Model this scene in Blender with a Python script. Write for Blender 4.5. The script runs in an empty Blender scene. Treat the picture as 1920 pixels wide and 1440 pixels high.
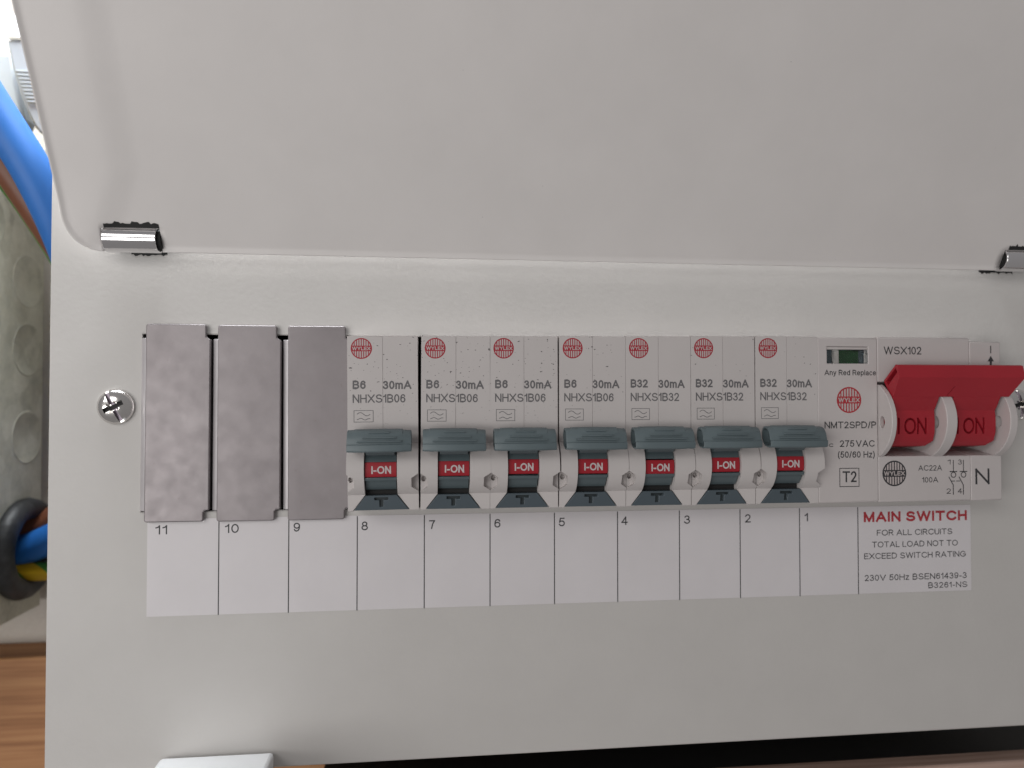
import bpy, bmesh, math, os, random
from mathutils import Vector, Matrix
random.seed(4)
sc = bpy.context.scene
MM = 0.001
R = math.radians

# ------------------------------------------------------------------ camera, world, lamps, exposure
cam_d = bpy.data.cameras.new("camera")
cam = bpy.data.objects.new("camera", cam_d); sc.collection.objects.link(cam)
cam.location = (0, -194.2 * MM, 0)
cam.rotation_mode = 'XYZ'
cam.rotation_euler = (R(90 + 1.144), R(0.0), R(-6.3475))
cam_d.sensor_width = 36.0
cam_d.lens = 36.0 * 1330.0 / 1920.0
cam_d.clip_start = 0.005
cam_d.clip_end = 50
cam_d.dof.use_dof = True
cam_d.dof.focus_distance = 0.186
cam_d.dof.aperture_fstop = 10.0
sc.camera = cam

world = bpy.data.worlds.new("World"); sc.world = world
world.use_nodes = True
wb = world.node_tree.nodes["Background"]
wb.inputs[0].default_value = (0.93, 0.96, 1.0, 1)
wb.inputs[1].default_value = 0.19
_nt = world.node_tree                      # a dim room: pale ceiling, darker floor
_tc = _nt.nodes.new('ShaderNodeTexCoord'); _sx = _nt.nodes.new('ShaderNodeSeparateXYZ'); _mr = _nt.nodes.new('ShaderNodeMapRange'); _cr = _nt.nodes.new('ShaderNodeValToRGB')
_nt.links.new(_tc.outputs['Generated'], _sx.inputs[0]); _nt.links.new(_sx.outputs['Z'], _mr.inputs['Value'])
_mr.inputs['From Min'].default_value = -0.7; _mr.inputs['From Max'].default_value = 0.7
_nt.links.new(_mr.outputs[0], _cr.inputs[0]); _nt.links.new(_cr.outputs[0], wb.inputs[0])
_cr.color_ramp.elements[0].color = (0.98, 0.94, 0.93, 1); _cr.color_ramp.elements[1].color = (1.10, 1.07, 1.08, 1)

def lamp(name, loc, target, sx, sy, power, col):
    l = bpy.data.lights.new(name, 'AREA'); l.shape = 'RECTANGLE'; l.size = sx; l.size_y = sy
    l.energy = power; l.color = col
    o = bpy.data.objects.new(name, l); sc.collection.objects.link(o)
    o.location = loc
    o.rotation_euler = (Vector(target) - Vector(loc)).to_track_quat('-Z', 'Y').to_euler()
    return o
# window light from the front left, split in two to stripe the chrome, and daylight falling into the gap between the unit and the steel box
lamp("window_upper_lamp", (-0.52, -0.62, 0.30), (0.0, 0, -0.01), 0.6, 0.24, 1.45, (1.0, 0.985, 0.965))
lamp("window_lower_lamp", (-0.50, -0.66, -0.10), (0.0, 0, 0.01), 0.6, 0.24, 1.9, (1.0, 0.985, 0.965))
lamp("gap_daylight_lamp", (-0.15, 0.0, 0.46), (-0.135, 0.075, 0.04), 0.36, 0.12, 6.5, (0.93, 0.97, 1.0))
sc.view_settings.view_transform = 'Standard'
sc.view_settings.look = 'None'
sc.view_settings.exposure = 0.22
sc.view_settings.gamma = 1.0

# ------------------------------------------------------------------ materials
def new_mat(name):
    m = bpy.data.materials.new(name); m.use_nodes = True
    nt = m.node_tree; b = nt.nodes["Principled BSDF"]
    return m, nt, b
def N(nt, t, **kw):
    n = nt.nodes.new(t)
    for k, v in kw.items(): setattr(n, k, v)
    return n
def coords(nt, scale=(1, 1, 1), rnd=True):
    """object coordinates in millimetres, shifted per object"""
    tc = N(nt, 'ShaderNodeTexCoord')
    mp = N(nt, 'ShaderNodeVectorMath', operation='MULTIPLY')
    mp.inputs[1].default_value = [s * 1000 for s in scale]
    nt.links.new(tc.outputs['Object'], mp.inputs[0])
    if not rnd: return mp.outputs[0]
    oi = N(nt, 'ShaderNodeObjectInfo')
    ml = N(nt, 'ShaderNodeMath', operation='MULTIPLY'); ml.inputs[1].default_value = 731.0
    nt.links.new(oi.outputs['Random'], ml.inputs[0])
    ad = N(nt, 'ShaderNodeVectorMath', operation='ADD')
    nt.links.new(mp.outputs[0], ad.inputs[0]); nt.links.new(ml.outputs[0], ad.inputs[1])
    return ad.outputs[0]
def noise(nt, vec, scale, detail=2.0, rough=0.5):
    n = N(nt, 'ShaderNodeTexNoise'); n.inputs['Scale'].default_value = scale
    n.inputs['Detail'].default_value = detail; n.inputs['Roughness'].default_value = rough
    nt.links.new(vec, n.inputs['Vector']); return n.outputs['Fac']
def ramp(nt, fac, stops):
    r = N(nt, 'ShaderNodeValToRGB'); el = r.color_ramp.elements
    while len(el) < len(stops): el.new(0.5)
    for e, (p, c) in zip(el, stops):
        e.position = p; e.color = (c, c, c, 1) if isinstance(c, (int, float)) else (*c, 1)
    nt.links.new(fac, r.inputs[0]); return r.outputs[0]
def mixc(nt, fac, a, b, mode='MIX'):
    m = N(nt, 'ShaderNodeMix', data_type='RGBA', blend_type=mode)
    if isinstance(fac, (int, float)): m.inputs[0].default_value = fac
    else: nt.links.new(fac, m.inputs[0])
    for i, x in ((6, a), (7, b)):
        if isinstance(x, tuple): m.inputs[i].default_value = (*x, 1)
        else: nt.links.new(x, m.inputs[i])
    return m.outputs[2]
def bump(nt, b, h, strength, dist_mm):
    bp = N(nt, 'ShaderNodeBump'); bp.inputs['Strength'].default_value = strength
    bp.inputs['Distance'].default_value = dist_mm * MM
    nt.links.new(h, bp.inputs['Height'])
    nt.links.new(bp.outputs[0], b.inputs['Normal'])
def mul(nt, a, k):
    m = N(nt, 'ShaderNodeMath', operation='MULTIPLY')
    nt.links.new(a, m.inputs[0])
    if isinstance(k, (int, float)): m.inputs[1].default_value = k
    else: nt.links.new(k, m.inputs[1])
    return m.outputs[0]

def plastic(name, col, rough=0.45, var=0.06, bscale=1.2, bstr=0.15, bd=0.05, metal=0.0, spec=0.5):
    m, nt, b = new_mat(name)
    v = coords(nt)
    f = noise(nt, v, 0.09, 4.0, 0.6)
    dark = tuple(c * (1 - var) for c in col); light = tuple(min(1, c * (1 + var)) for c in col)
    nt.links.new(ramp(nt, f, [(0.3, dark), (0.7, light)]), b.inputs['Base Color'])
    b.inputs['Roughness'].default_value = rough; b.inputs['Metallic'].default_value = metal
    b.inputs['Specular IOR Level'].default_value = spec
    if bstr: bump(nt, b, noise(nt, v, bscale, 2.0), bstr, bd)
    return m

def speckled(name, col, spot_scale, lo, rough, bscale, bstr, bd, dirt, stretch=(1, 1, 1), zfade=None):
    """plastic or paint with dirt flecks; the flecks are more on objects with a higher pass index"""
    m, nt, b = new_mat(name)
    v = coords(nt); vs = coords(nt, stretch)
    f = noise(nt, v, 0.05, 4.0, 0.6)
    dark = tuple(c * 0.975 for c in col); light = tuple(min(1, c * 1.02) for c in col)
    base = ramp(nt, f, [(0.3, dark), (0.7, light)])
    vo = N(nt, 'ShaderNodeTexNoise'); vo.inputs['Scale'].default_value = spot_scale; vo.inputs['Detail'].default_value = 1.0
    nt.links.new(vs, vo.inputs['Vector'])
    patch = noise(nt, v, 0.11, 2.0)
    oi = N(nt, 'ShaderNodeObjectInfo')
    sm = N(nt, 'ShaderNodeMath', operation='ADD')
    nt.links.new(mul(nt, oi.outputs['Object Index'], 0.012), sm.inputs[0])
    nt.links.new(mul(nt, patch, 0.16), sm.inputs[1])
    ad = N(nt, 'ShaderNodeMath', operation='ADD')
    nt.links.new(vo.outputs['Fac'], ad.inputs[0]); nt.links.new(sm.outputs[0], ad.inputs[1])
    spots = ramp(nt, ad.outputs[0], [(lo, 0.0), (lo + 0.025, 1.0)])
    if zfade is not None:
        tc = N(nt, 'ShaderNodeTexCoord'); sx = N(nt, 'ShaderNodeSeparateXYZ')
        nt.links.new(tc.outputs['Object'], sx.inputs[0])
        mr = N(nt, 'ShaderNodeMapRange')
        mr.inputs['From Min'].default_value = zfade[0] * MM; mr.inputs['From Max'].default_value = zfade[1] * MM
        nt.links.new(sx.outputs['Z'], mr.inputs['Value'])
        spots = mul(nt, spots, mr.outputs[0])
    nt.links.new(mixc(nt, spots, base, dirt), b.inputs['Base Color'])
    b.inputs['Roughness'].default_value = rough
    bump(nt, b, noise(nt, v, bscale, 2.0), bstr, bd)
    return m

M = {}
M['panel'] = speckled('powder_coated_steel', (0.545, 0.525, 0.505), 0.9, 0.93, 0.5, 0.75, 0.32, 0.10, (0.10, 0.09, 0.09))
M['lid'] = speckled('powder_coated_lid', (0.705, 0.675, 0.660), 0.9, 0.935, 0.5, 0.8, 0.3, 0.06, (0.12, 0.10, 0.11))
M['housing'] = speckled('breaker_plastic', (0.55, 0.515, 0.505), 1.5, 0.86, 0.5, 2.0, 0.12, 0.03, (0.05, 0.045, 0.045), (0.8, 1, 1.3), (20, 36))
M['switch_housing'] = plastic('switch_plastic', (0.54, 0.50, 0.492), 0.45, 0.03, 2.0, 0.1, 0.03)
M['grey'] = plastic('grey_toggle_plastic', (0.112, 0.146, 0.158), 0.42, 0.06, 2.0, 0.15, 0.03)
M['grey_dark'] = plastic('dark_grey_plastic', (0.072, 0.094, 0.110), 0.42, 0.05, 2.0, 0.1, 0.03)
M['barrel'] = plastic('grey_barrel_plastic', (0.090, 0.118, 0.128), 0.34, 0.05, 2.0, 0.1, 0.02)
M['flag'] = plastic('red_flag', (0.33, 0.010, 0.020), 0.4, 0.03, 2.0, 0.05, 0.02)
M['lever'] = plastic('red_lever_plastic', (0.36, 0.014, 0.026), 0.4, 0.05, 2.2, 0.2, 0.03)
M['ink'] = plastic('grey_ink', (0.135, 0.13, 0.135), 0.6, 0.05, 1, 0)
M['ink_dark'] = plastic('dark_ink', (0.035, 0.035, 0.038), 0.6, 0.05, 1, 0)
M['ink_red'] = plastic('red_ink', (0.40, 0.030, 0.040), 0.55, 0.05, 1, 0)
M['ink_logo'] = plastic('logo_red_ink', (0.36, 0.016, 0.032), 0.55, 0.05, 1, 0)
M['ink_white'] = plastic('white_ink', (0.56, 0.50, 0.50), 0.55, 0.02, 1, 0)
M['logo_gap'] = plastic('logo_light_bars', (0.50, 0.44, 0.43), 0.55, 0.02, 1, 0)
M['label'] = plastic('label_vinyl', (0.665, 0.635, 0.648), 0.42, 0.02, 0.8, 0.08, 0.02)
M['white_box'] = plastic('white_plastic', (0.86, 0.87, 0.88), 0.35, 0.02, 1.0, 0.05, 0.03)
M['device'] = plastic('pale_grey_plastic', (0.46, 0.50, 0.54), 0.4, 0.02, 1.0, 0.05, 0.03)
M['rubber'] = plastic('black_rubber', (0.030, 0.031, 0.033), 0.5, 0.75, 0.4, 0.6, 0.4)
M['blue'] = plastic('blue_cable_sheath', (0.020, 0.145, 0.48), 0.5, 0.05, 0.5, 0.15, 0.1)
M['brown'] = plastic('brown_cable_sheath', (0.17, 0.058, 0.028), 0.45, 0.06, 0.5, 0.15, 0.1)
M['chrome'] = plastic('chrome', (0.80, 0.79, 0.80), 0.10, 0.02, 0.4, 0.1, 0.05, metal=1.0)
M['screw'] = plastic('zinc_screw', (0.78, 0.76, 0.74), 0.16, 0.05, 0.6, 0.25, 0.1, metal=1.0)
M['slot'] = plastic('slot_shade', (0.20, 0.17, 0.20), 0.35, 0.3, 1, 0.2, 0.1, metal=0.6)  # dark metal standing for the shade inside the screw slot
M['tee'] = plastic('dark_letter', (0.022, 0.032, 0.036), 0.5, 0.05, 1, 0)
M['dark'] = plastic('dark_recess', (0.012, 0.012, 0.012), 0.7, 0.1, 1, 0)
M['casing'] = plastic('casing_steel', (0.55, 0.53, 0.50), 0.5, 0.03, 0.8, 0.3, 0.08)
M['green'] = plastic('green_flag', (0.012, 0.058, 0.018), 0.5, 0.05, 1, 0)
M['board'] = plastic('dark_backing', (0.05, 0.045, 0.04), 0.9, 0.3, 0.2, 0.4, 0.5)

def yellow_green():
    m, nt, b = new_mat('earth_cable_sheath')
    v = coords(nt, rnd=False)
    w = N(nt, 'ShaderNodeTexWave', bands_direction='DIAGONAL'); w.inputs['Scale'].default_value = 0.035
    nt.links.new(v, w.inputs['Vector'])
    nt.links.new(ramp(nt, w.outputs['Fac'], [(0.48, (0.58, 0.36, 0.01)), (0.52, (0.06, 0.22, 0.03))]), b.inputs['Base Color'])
    b.inputs['Roughness'].default_value = 0.45
    return m
M['earth'] = yellow_green()

def zinc_plate():
    m, nt, b = new_mat('zinc_plate')
    v = coords(nt)
    f = noise(nt, v, 0.10, 5.0, 0.62)
    base = ramp(nt, f, [(0.25, (0.238, 0.215, 0.220)), (0.55, (0.262, 0.238, 0.243)), (0.8, (0.285, 0.261, 0.266))])
    f2 = noise(nt, v, 0.55, 3.0, 0.6)
    stain = ramp(nt, f2, [(0.68, 0.0), (0.75, 0.5)])
    nt.links.new(mixc(nt, stain, base, (0.22, 0.18, 0.185)), b.inputs['Base Color'])
    b.inputs['Metallic'].default_value = 0.62
    rf = ramp(nt, noise(nt, v, 0.25, 4.0), [(0.3, 0.38), (0.7, 0.5)])
    nt.links.new(rf, b.inputs['Roughness'])
    bump(nt, b, noise(nt, v, 0.09, 5.0, 0.55), 0.22, 0.16)
    return m
M['zinc'] = zinc_plate()

def galvanised():
    m, nt, b = new_mat('galvanised_steel')
    v = coords(nt)
    dn = noise(nt, v, 0.12, 5.0, 0.7)
    vo = N(nt, 'ShaderNodeTexVoronoi'); vo.inputs['Scale'].default_value = 0.10
    ad = N(nt, 'ShaderNodeVectorMath', operation='ADD')
    sc2 = N(nt, 'ShaderNodeVectorMath', operation='SCALE'); sc2.inputs['Scale'].default_value = 9.0
    cn = N(nt, 'ShaderNodeTexNoise'); cn.inputs['Scale'].default_value = 0.08; cn.inputs['Detail'].default_value = 4
    nt.links.new(v, cn.inputs['Vector']); nt.links.new(cn.outputs['Color'], sc2.inputs[0])
    nt.links.new(v, ad.inputs[0]); nt.links.new(sc2.outputs[0], ad.inputs[1])
    nt.links.new(ad.outputs[0], vo.inputs['Vector'])
    sx = N(nt, 'ShaderNodeSeparateColor'); nt.links.new(vo.outputs['Color'], sx.inputs[0])
    mix = N(nt, 'ShaderNodeMath', operation='ADD')
    nt.links.new(mul(nt, sx.outputs[0], 0.2), mix.inputs[0]); nt.links.new(mul(nt, dn, 0.8), mix.inputs[1])
    col = ramp(nt, mix.outputs[0], [(0.25, (0.36, 0.36, 0.30)), (0.5, (0.55, 0.545, 0.46)), (0.75, (0.70, 0.69, 0.60))])
    nt.links.new(col, b.inputs['Base Color'])
    b.inputs['Metallic'].default_value = 0.25
    b.inputs['Roughness'].default_value = 0.5
    bump(nt, b, mix.outputs[0], 0.25, 0.2)
    return m
M['zinc_lit_edge'] = plastic('lit_zinc_edge', (0.60, 0.57, 0.58), 0.34, 0.06, 0.6, 0.2, 0.05, metal=0.55)  # same zinc made paler: the light on the bent flange is in the colour
M['galv'] = galvanised()

def timber(name, a, b_, c):
    m, nt, b = new_mat(name)
    v = coords(nt, (0.06, 1, 1))
    n1 = noise(nt, v, 0.22, 3.0, 0.6)
    v2 = coords(nt, (0.02, 1, 1))
    n2 = noise(nt, v2, 0.85, 3.0, 0.6)
    mx = N(nt, 'ShaderNodeMath', operation='ADD')
    nt.links.new(mul(nt, n1, 0.62), mx.inputs[0]); nt.links.new(mul(nt, n2, 0.42), mx.inputs[1])
    nt.links.new(ramp(nt, mx.outputs[0], [(0.36, a), (0.5, b_), (0.66, c)]), b.inputs['Base Color'])
    b.inputs['Roughness'].default_value = 0.65
    bump(nt, b, mx.outputs[0], 0.5, 0.3)
    return m
M['pine'] = timber('pine', (0.27, 0.115, 0.045), (0.40, 0.185, 0.078), (0.49, 0.25, 0.11))
M['rough_timber'] = timber('rough_timber', (0.29, 0.185, 0.145), (0.40, 0.27, 0.215), (0.49, 0.35, 0.295))

def wall_mat():
    m, nt, b = new_mat('painted_plaster')
    v = coords(nt)
    f = noise(nt, v, 0.03, 6.0, 0.65)
    nt.links.new(ramp(nt, f, [(0.3, (0.60, 0.54, 0.49)), (0.7, (0.72, 0.68, 0.62))]), b.inputs['Base Color'])
    b.inputs['Roughness'].default_value = 0.85
    bump(nt, b, noise(nt, v, 0.35, 5.0, 0.7), 0.7, 1.2)
    return m
M['wall'] = wall_mat()

def window_glass():
    m, nt, b = new_mat('clear_window')
    b.inputs['Base Color'].default_value = (0.95, 0.97, 0.96, 1)
    b.inputs['Roughness'].default_value = 0.06
    b.inputs['Transmission Weight'].default_value = 1.0
    b.inputs['IOR'].default_value = 1.25
    return m
M['glass'] = window_glass()

# ------------------------------------------------------------------ helpers (all sizes in millimetres; h = height in front of the panel face, y = -h)
def link(o): sc.collection.objects.link(o); return o
def root_of(o):
    while o.parent: o = o.parent
    return o
def thing(name, label, cat, loc, group=None):
    o = link(bpy.data.objects.new(name, None))
    o.empty_display_size = 0.01
    o.location = (loc[0] * MM, -loc[1] * MM, loc[2] * MM)
    o['label'] = label; o['category'] = cat
    if group: o['group'] = group
    return o
def from_bm(name, bm, mat, parent=None, smooth=False, bevel=0, seg=2, angle=35):
    """verts in mm as (x, h, z); linked as one mesh object in its thing's frame"""
    ox, oy, oz = (0, 0, 0)
    if parent:
        l = root_of(parent).location; ox, oy, oz = l.x, l.y, l.z
    bmesh.ops.recalc_face_normals(bm, faces=bm.faces)
    bmesh.ops.reverse_faces(bm, faces=bm.faces)      # h points towards the viewer, y away
    for v in bm.verts:
        x, h, z = v.co
        v.co = (x * MM - ox, -h * MM - oy, z * MM - oz)
    if smooth:
        for f in bm.faces: f.smooth = True
    me = bpy.data.meshes.new(name); bm.to_mesh(me); bm.free()
    if mat: me.materials.append(mat)
    o = link(bpy.data.objects.new(name, me))
    if parent: o.parent = parent
    if bevel: add_bevel(o, bevel, seg, angle)
    return o
def add_bevel(o, w, seg=2, angle=35):
    md = o.modifiers.new('bevel', 'BEVEL'); md.width = w * MM; md.segments = seg
    md.limit_method = 'ANGLE'; md.angle_limit = R(angle); md.harden_normals = False
    md.use_clamp_overlap = True
    for p in o.data.polygons: p.use_smooth = True
    o.data.set_sharp_from_angle(angle=R(30))
def box(bm, x0, x1, h0, h1, z0, z1):
    vs = [bm.verts.new((x, h, z)) for x in (x0, x1) for h in (h0, h1) for z in (z0, z1)]
    for q in ((0, 1, 3, 2), (4, 6, 7, 5), (0, 4, 5, 1), (2, 3, 7, 6), (0, 2, 6, 4), (1, 5, 7, 3)):
        bm.faces.new([vs[i] for i in q])
def prism_x(bm, prof, x0, x1):
    a = [bm.verts.new((x0, h, z)) for h, z in prof]; b = [bm.verts.new((x1, h, z)) for h, z in prof]
    n = len(prof)
    bm.faces.new(a); bm.faces.new(b[::-1])
    for i in range(n): bm.faces.new((a[i], b[i], b[(i + 1) % n], a[(i + 1) % n]))
def prism_h(bm, poly, h0, h1):
    a = [bm.verts.new((x, h0, z)) for x, z in poly]; b = [bm.verts.new((x, h1, z)) for x, z in poly]
    n = len(poly)
    bm.faces.new(a); bm.faces.new(b[::-1])
    for i in range(n): bm.faces.new((a[i], b[i], b[(i + 1) % n], a[(i + 1) % n]))
def prism_z(bm, poly, z0, z1):
    a = [bm.verts.new((x, h, z0)) for x, h in poly]; b = [bm.verts.new((x, h, z1)) for x, h in poly]
    n = len(poly)
    bm.faces.new(a); bm.faces.new(b[::-1])
    for i in range(n): bm.faces.new((a[i], b[i], b[(i + 1) % n], a[(i + 1) % n]))
def loft(bm, secs, cap=True):
    rings = [[bm.verts.new(p) for p in s] for s in secs]
    n = len(rings[0])
    for a, b in zip(rings, rings[1:]):
        for i in range(n): bm.faces.new((a[i], b[i], b[(i + 1) % n], a[(i + 1) % n]))
    if cap: bm.faces.new(rings[0]); bm.faces.new(rings[-1][::-1])
def lathe_h(bm, cx, cz, prof, n=32):
    """solid of revolution about the h axis; prof = [(r, h), ...] from back to front, front end may have r = 0"""
    rings = []
    for r, h in prof:
        rings.append([bm.verts.new((cx, h, cz))] if r == 0 else
                     [bm.verts.new((cx + r * math.cos(2 * math.pi * i / n), h, cz + r * math.sin(2 * math.pi * i / n))) for i in range(n)])
    for a, b in zip(rings, rings[1:]):
        for i in range(n):
            j = (i + 1) % n
            if len(b) == 1: bm.faces.new((a[i], a[j], b[0]))
            else: bm.faces.new((a[i], a[j], b[j], b[i]))
    if len(rings[0]) > 1: bm.faces.new(rings[0][::-1])
def arc(cx, cy, r, a0, a1, n):
    return [(cx + r * math.cos(R(a0 + (a1 - a0) * i / n)), cy + r * math.sin(R(a0 + (a1 - a0) * i / n))) for i in range(n + 1)]
def cut(o, *builders):
    """subtract solids (functions that fill a bmesh in mm) from o"""
    par = o.parent
    tmp = []
    for bf in builders:
        bm = bmesh.new(); bf(bm)
        bmesh.ops.remove_doubles(bm, verts=bm.verts, dist=1e-4)
        c = from_bm('cutter', bm, None, par)
        md = o.modifiers.new('cut', 'BOOLEAN'); md.operation = 'DIFFERENCE'; md.solver = 'EXACT'; md.object = c
        tmp.append(c)
    dg = bpy.context.evaluated_depsgraph_get(); dg.update()
    me = bpy.data.meshes.new_from_object(o.evaluated_get(dg))
    old = o.data; me.name = old.name
    o.modifiers.clear(); o.data = me
    for c in tmp:
        d = c.data; bpy.data.objects.remove(c); bpy.data.meshes.remove(d)
    bpy.data.meshes.remove(old)
    return o

# ---- lettering: a plain monoline grotesque drawn as strokes, (width, polylines) on a cap height of 1
def E(cx, cy, rx, ry, a0, a1, n=12):
    return [(cx + rx * math.cos(R(a0 + (a1 - a0) * i / n)), cy + ry * math.sin(R(a0 + (a1 - a0) * i / n))) for i in range(n + 1)]
SIX = [(.51, .80), (.45, .94), (.30, 1), (.14, .93), (.04, .72), (.01, .45), (.01, .31)]
G = {
 'A': (.86, [[(0, 0), (.43, 1), (.86, 0)], [(.15, .32), (.71, .32)]]),
 'B': (.66, [[(0, 1), (.36, 1)] + E(.36, .76, .25, .24, 90, -90) + [(0, .52)], [(0, 1), (0, 0), (.38, 0)] + E(.38, .26, .28, .26, -90, 90)]),
 'C': (.84, [E(.46, .5, .46, .5, 38, 322, 18)]),
 'D': (.78, [[(0, 0), (0, 1), (.32, 1)] + E(.32, .5, .46, .5, 90, -90, 14) + [(0, 0)]]),
 'E': (.62, [[(.62, 1), (0, 1), (0, 0), (.64, 0)], [(0, .52), (.58, .52)]]),
 'F': (.58, [[(.58, 1), (0, 1), (0, 0)], [(0, .5), (.52, .5)]]),
 'G': (.90, [E(.46, .5, .46, .5, 40, 330, 18) + [(.9, .22), (.9, .47), (.5, .47)]]),
 'H': (.72, [[(0, 0), (0, 1)], [(.72, 0), (.72, 1)], [(0, .52), (.72, .52)]]),
 'I': (0.0, [[(0, 0), (0, 1)]]),
 'L': (.56, [[(0, 1), (0, 0), (.56, 0)]]),
 'M': (.86, [[(0, 0), (0, 1), (.43, .03), (.86, 1), (.86, 0)]]),
 'N': (.72, [[(0, 0), (0, 1), (.72, 0), (.72, 1)]]),
 'O': (.94, [E(.47, .5, .47, .5, 0, 360, 24)]),
 'P': (.64, [[(0, 0), (0, 1), (.36, 1)] + E(.36, .73, .28, .27, 90, -90) + [(0, .46)]]),
 'R': (.68, [[(0, 0), (0, 1), (.38, 1)] + E(.38, .74, .27, .26, 90, -90) + [(0, .48)], [(.38, .48), (.68, 0)]]),
 'S': (.74, [E(.37, .745, .32, .255, 25, 262, 12) + E(.37, .255, .37, .255, 82, -160, 12)]),
 'T': (.76, [[(0, 1), (.76, 1)], [(.38, 1), (.38, 0)]]),
 'U': (.70, [[(0, 1), (0, .33)] + E(.35, .33, .35, .33, 180, 360) + [(.7, 1)]]),
 'V': (.84, [[(0, 1), (.42, 0), (.84, 1)]]),
 'W': (1.22, [[(0, 1), (.30, 0), (.61, 1), (.92, 0), (1.22, 1)]]),
 'X': (.80, [[(0, 0), (.80, 1)], [(0, 1), (.80, 0)]]),
 'Y': (.80, [[(0, 1), (.40, .45), (.80, 1)], [(.40, .45), (.40, 0)]]),
 '0': (.54, [E(.27, .5, .27, .5, 0, 360, 20)]),
 '1': (.26, [[(0, .76), (.15, .83), (.26, 1), (.26, 0)]]),
 '2': (.55, [E(.27, .72, .26, .28, 168, -25, 10) + [(.40, .44), (.02, 0), (.55, 0)]]),
 '3': (.54, [E(.26, .755, .23, .245, 160, -90, 10), E(.26, .265, .28, .265, 90, -162, 12)]),
 '4': (.58, [[(.42, 0), (.42, 1), (0, .29), (.58, .29)]]),
 '5': (.54, [[(.50, 1), (.10, 1), (.03, .49)] + E(.26, .32, .28, .32, 130, -160, 12)]),
 '6': (.54, [E(.275, .31, .265, .31, 0, 360, 16), SIX]),
 '7': (.54, [[(0, 1), (.54, 1), (.34, .58), (.22, 0)]]),
 '8': (.54, [E(.27, .755, .22, .245, 0, 360, 16), E(.27, .26, .27, .26, 0, 360, 16)]),
 '9': (.54, [[(.54 - x, 1 - y) for x, y in E(.275, .31, .265, .31, 0, 360, 16)], [(.54 - x, 1 - y) for x, y in SIX]]),
 '(': (.18, [[(.18, 1.04), (.05, .75), (0, .4), (.05, .05), (.18, -.24)]]),
 ')': (.18, [[(0, 1.04), (.13, .75), (.18, .4), (.13, .05), (0, -.24)]]),
 '/': (.28, [[(0, -.02), (.28, 1.02)]]), '-': (.28, [[(0, .36), (.28, .36)]]),
 'm': (.84, [[(0, 0), (0, .72)], [(0, .45)] + E(.21, .5, .21, .22, 180, 0, 8) + [(.42, 0)], [(.42, .45)] + E(.63, .5, .21, .22, 180, 0, 8) + [(.84, 0)]]),
 'n': (.48, [[(0, 0), (0, .72)], [(0, .42)] + E(.24, .47, .24, .25, 180, 0, 8) + [(.48, 0)]]),
 'c': (.48, [E(.27, .36, .27, .36, 45, 315, 12)]),
 'e': (.54, [[(.02, .38), (.54, .38)] + E(.27, .36, .27, .36, 4, 315, 14)]),
 'd': (.52, [E(.26, .36, .26, .36, 0, 360, 16), [(.52, 0), (.52, 1)]]),
 'p': (.52, [E(.26, .36, .26, .36, 0, 360, 16), [(0, -.28), (0, .72)]]),
 'y': (.48, [[(0, .72), (.24, .04)], [(.48, .72), (.20, -.18), (.04, -.27)]]),
 'l': (0.0, [[(0, 0), (0, 1)]]),
 'a': (.50, [E(.25, .5, .22, .22, 160, 0, 8) + [(.47, .1), (.5, 0)], E(.23, .20, .22, .20, 0, 360, 14)]),
 'z': (.46, [[(0, .72), (.44, .72), (0, 0), (.46, 0)]]),
}
def ribbon(pts, w):
    """left and right edge points of a polyline of width w, square ends, limited mitres"""
    closed = len(pts) > 3 and math.hypot(pts[0][0] - pts[-1][0], pts[0][1] - pts[-1][1]) < 1e-6
    if closed: pts = pts[:-1]
    n = len(pts); L, Rr = [], []
    def unit_(a, b):
        dx, dz = b[0] - a[0], b[1] - a[1]; d = math.hypot(dx, dz) or 1e-9
        return dx / d, dz / d
    for i in range(n):
        if closed or 0 < i < n - 1:
            d0 = unit_(pts[i - 1], pts[i]); d1 = unit_(pts[i], pts[(i + 1) % n])
        else:
            d0 = d1 = unit_(pts[0], pts[1]) if i == 0 else unit_(pts[-2], pts[-1])
        nx, nz = -(d0[1] + d1[1]), d0[0] + d1[0]; q = math.hypot(nx, nz)
        if q < 0.3: nx, nz, q = -d1[1], d1[0], 1.0
        nx, nz = nx / q, nz / q
        k = min(1.55, 1.0 / max(0.2, nx * -d1[1] + nz * d1[0])) * w / 2
        px, pz = pts[i]
        if not closed and i == 0: px -= d0[0] * w / 2; pz -= d0[1] * w / 2
        if not closed and i == n - 1: px += d0[0] * w / 2; pz += d0[1] * w / 2
        L.append((px + nx * k, pz + nz * k)); Rr.append((px - nx * k, pz - nz * k))
    return L, Rr, closed
def strokes_of(s, x0, x1, zb, ch, wt):
    """centre lines in mm of a text fitted between x0 and x1"""
    w = wt * ch; gap = 0.14 + wt; sp = 0.42
    nat = 0.0; place = []
    for c in s:
        if c == ' ': nat += sp; continue
        place.append((c, nat)); nat += G[c][0] + gap
    nat -= gap
    k = (x1 - x0 - w) / nat if nat > 0.01 else 0
    xs_ = x0 + w / 2 if nat > 0.01 else (x0 + x1) / 2
    out = []
    for c, adv in place:
        for pl in G[c][1]:
            q = [(xs_ + (adv + x) * k, zb + w / 2 + z * (ch - w)) for x, z in pl]
            run = [q[0]]                                        # break the line at sharp turns
            for i in range(1, len(q)):
                run.append(q[i])
                if i < len(q) - 1:
                    a, b = Vector(q[i]) - Vector(q[i - 1]), Vector(q[i + 1]) - Vector(q[i])
                    if a.length > 1e-9 and b.length > 1e-9 and a.normalized().dot(b.normalized()) < 0.15: out.append(run); run = [q[i]]
            out.append(run)
    return out, w
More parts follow.
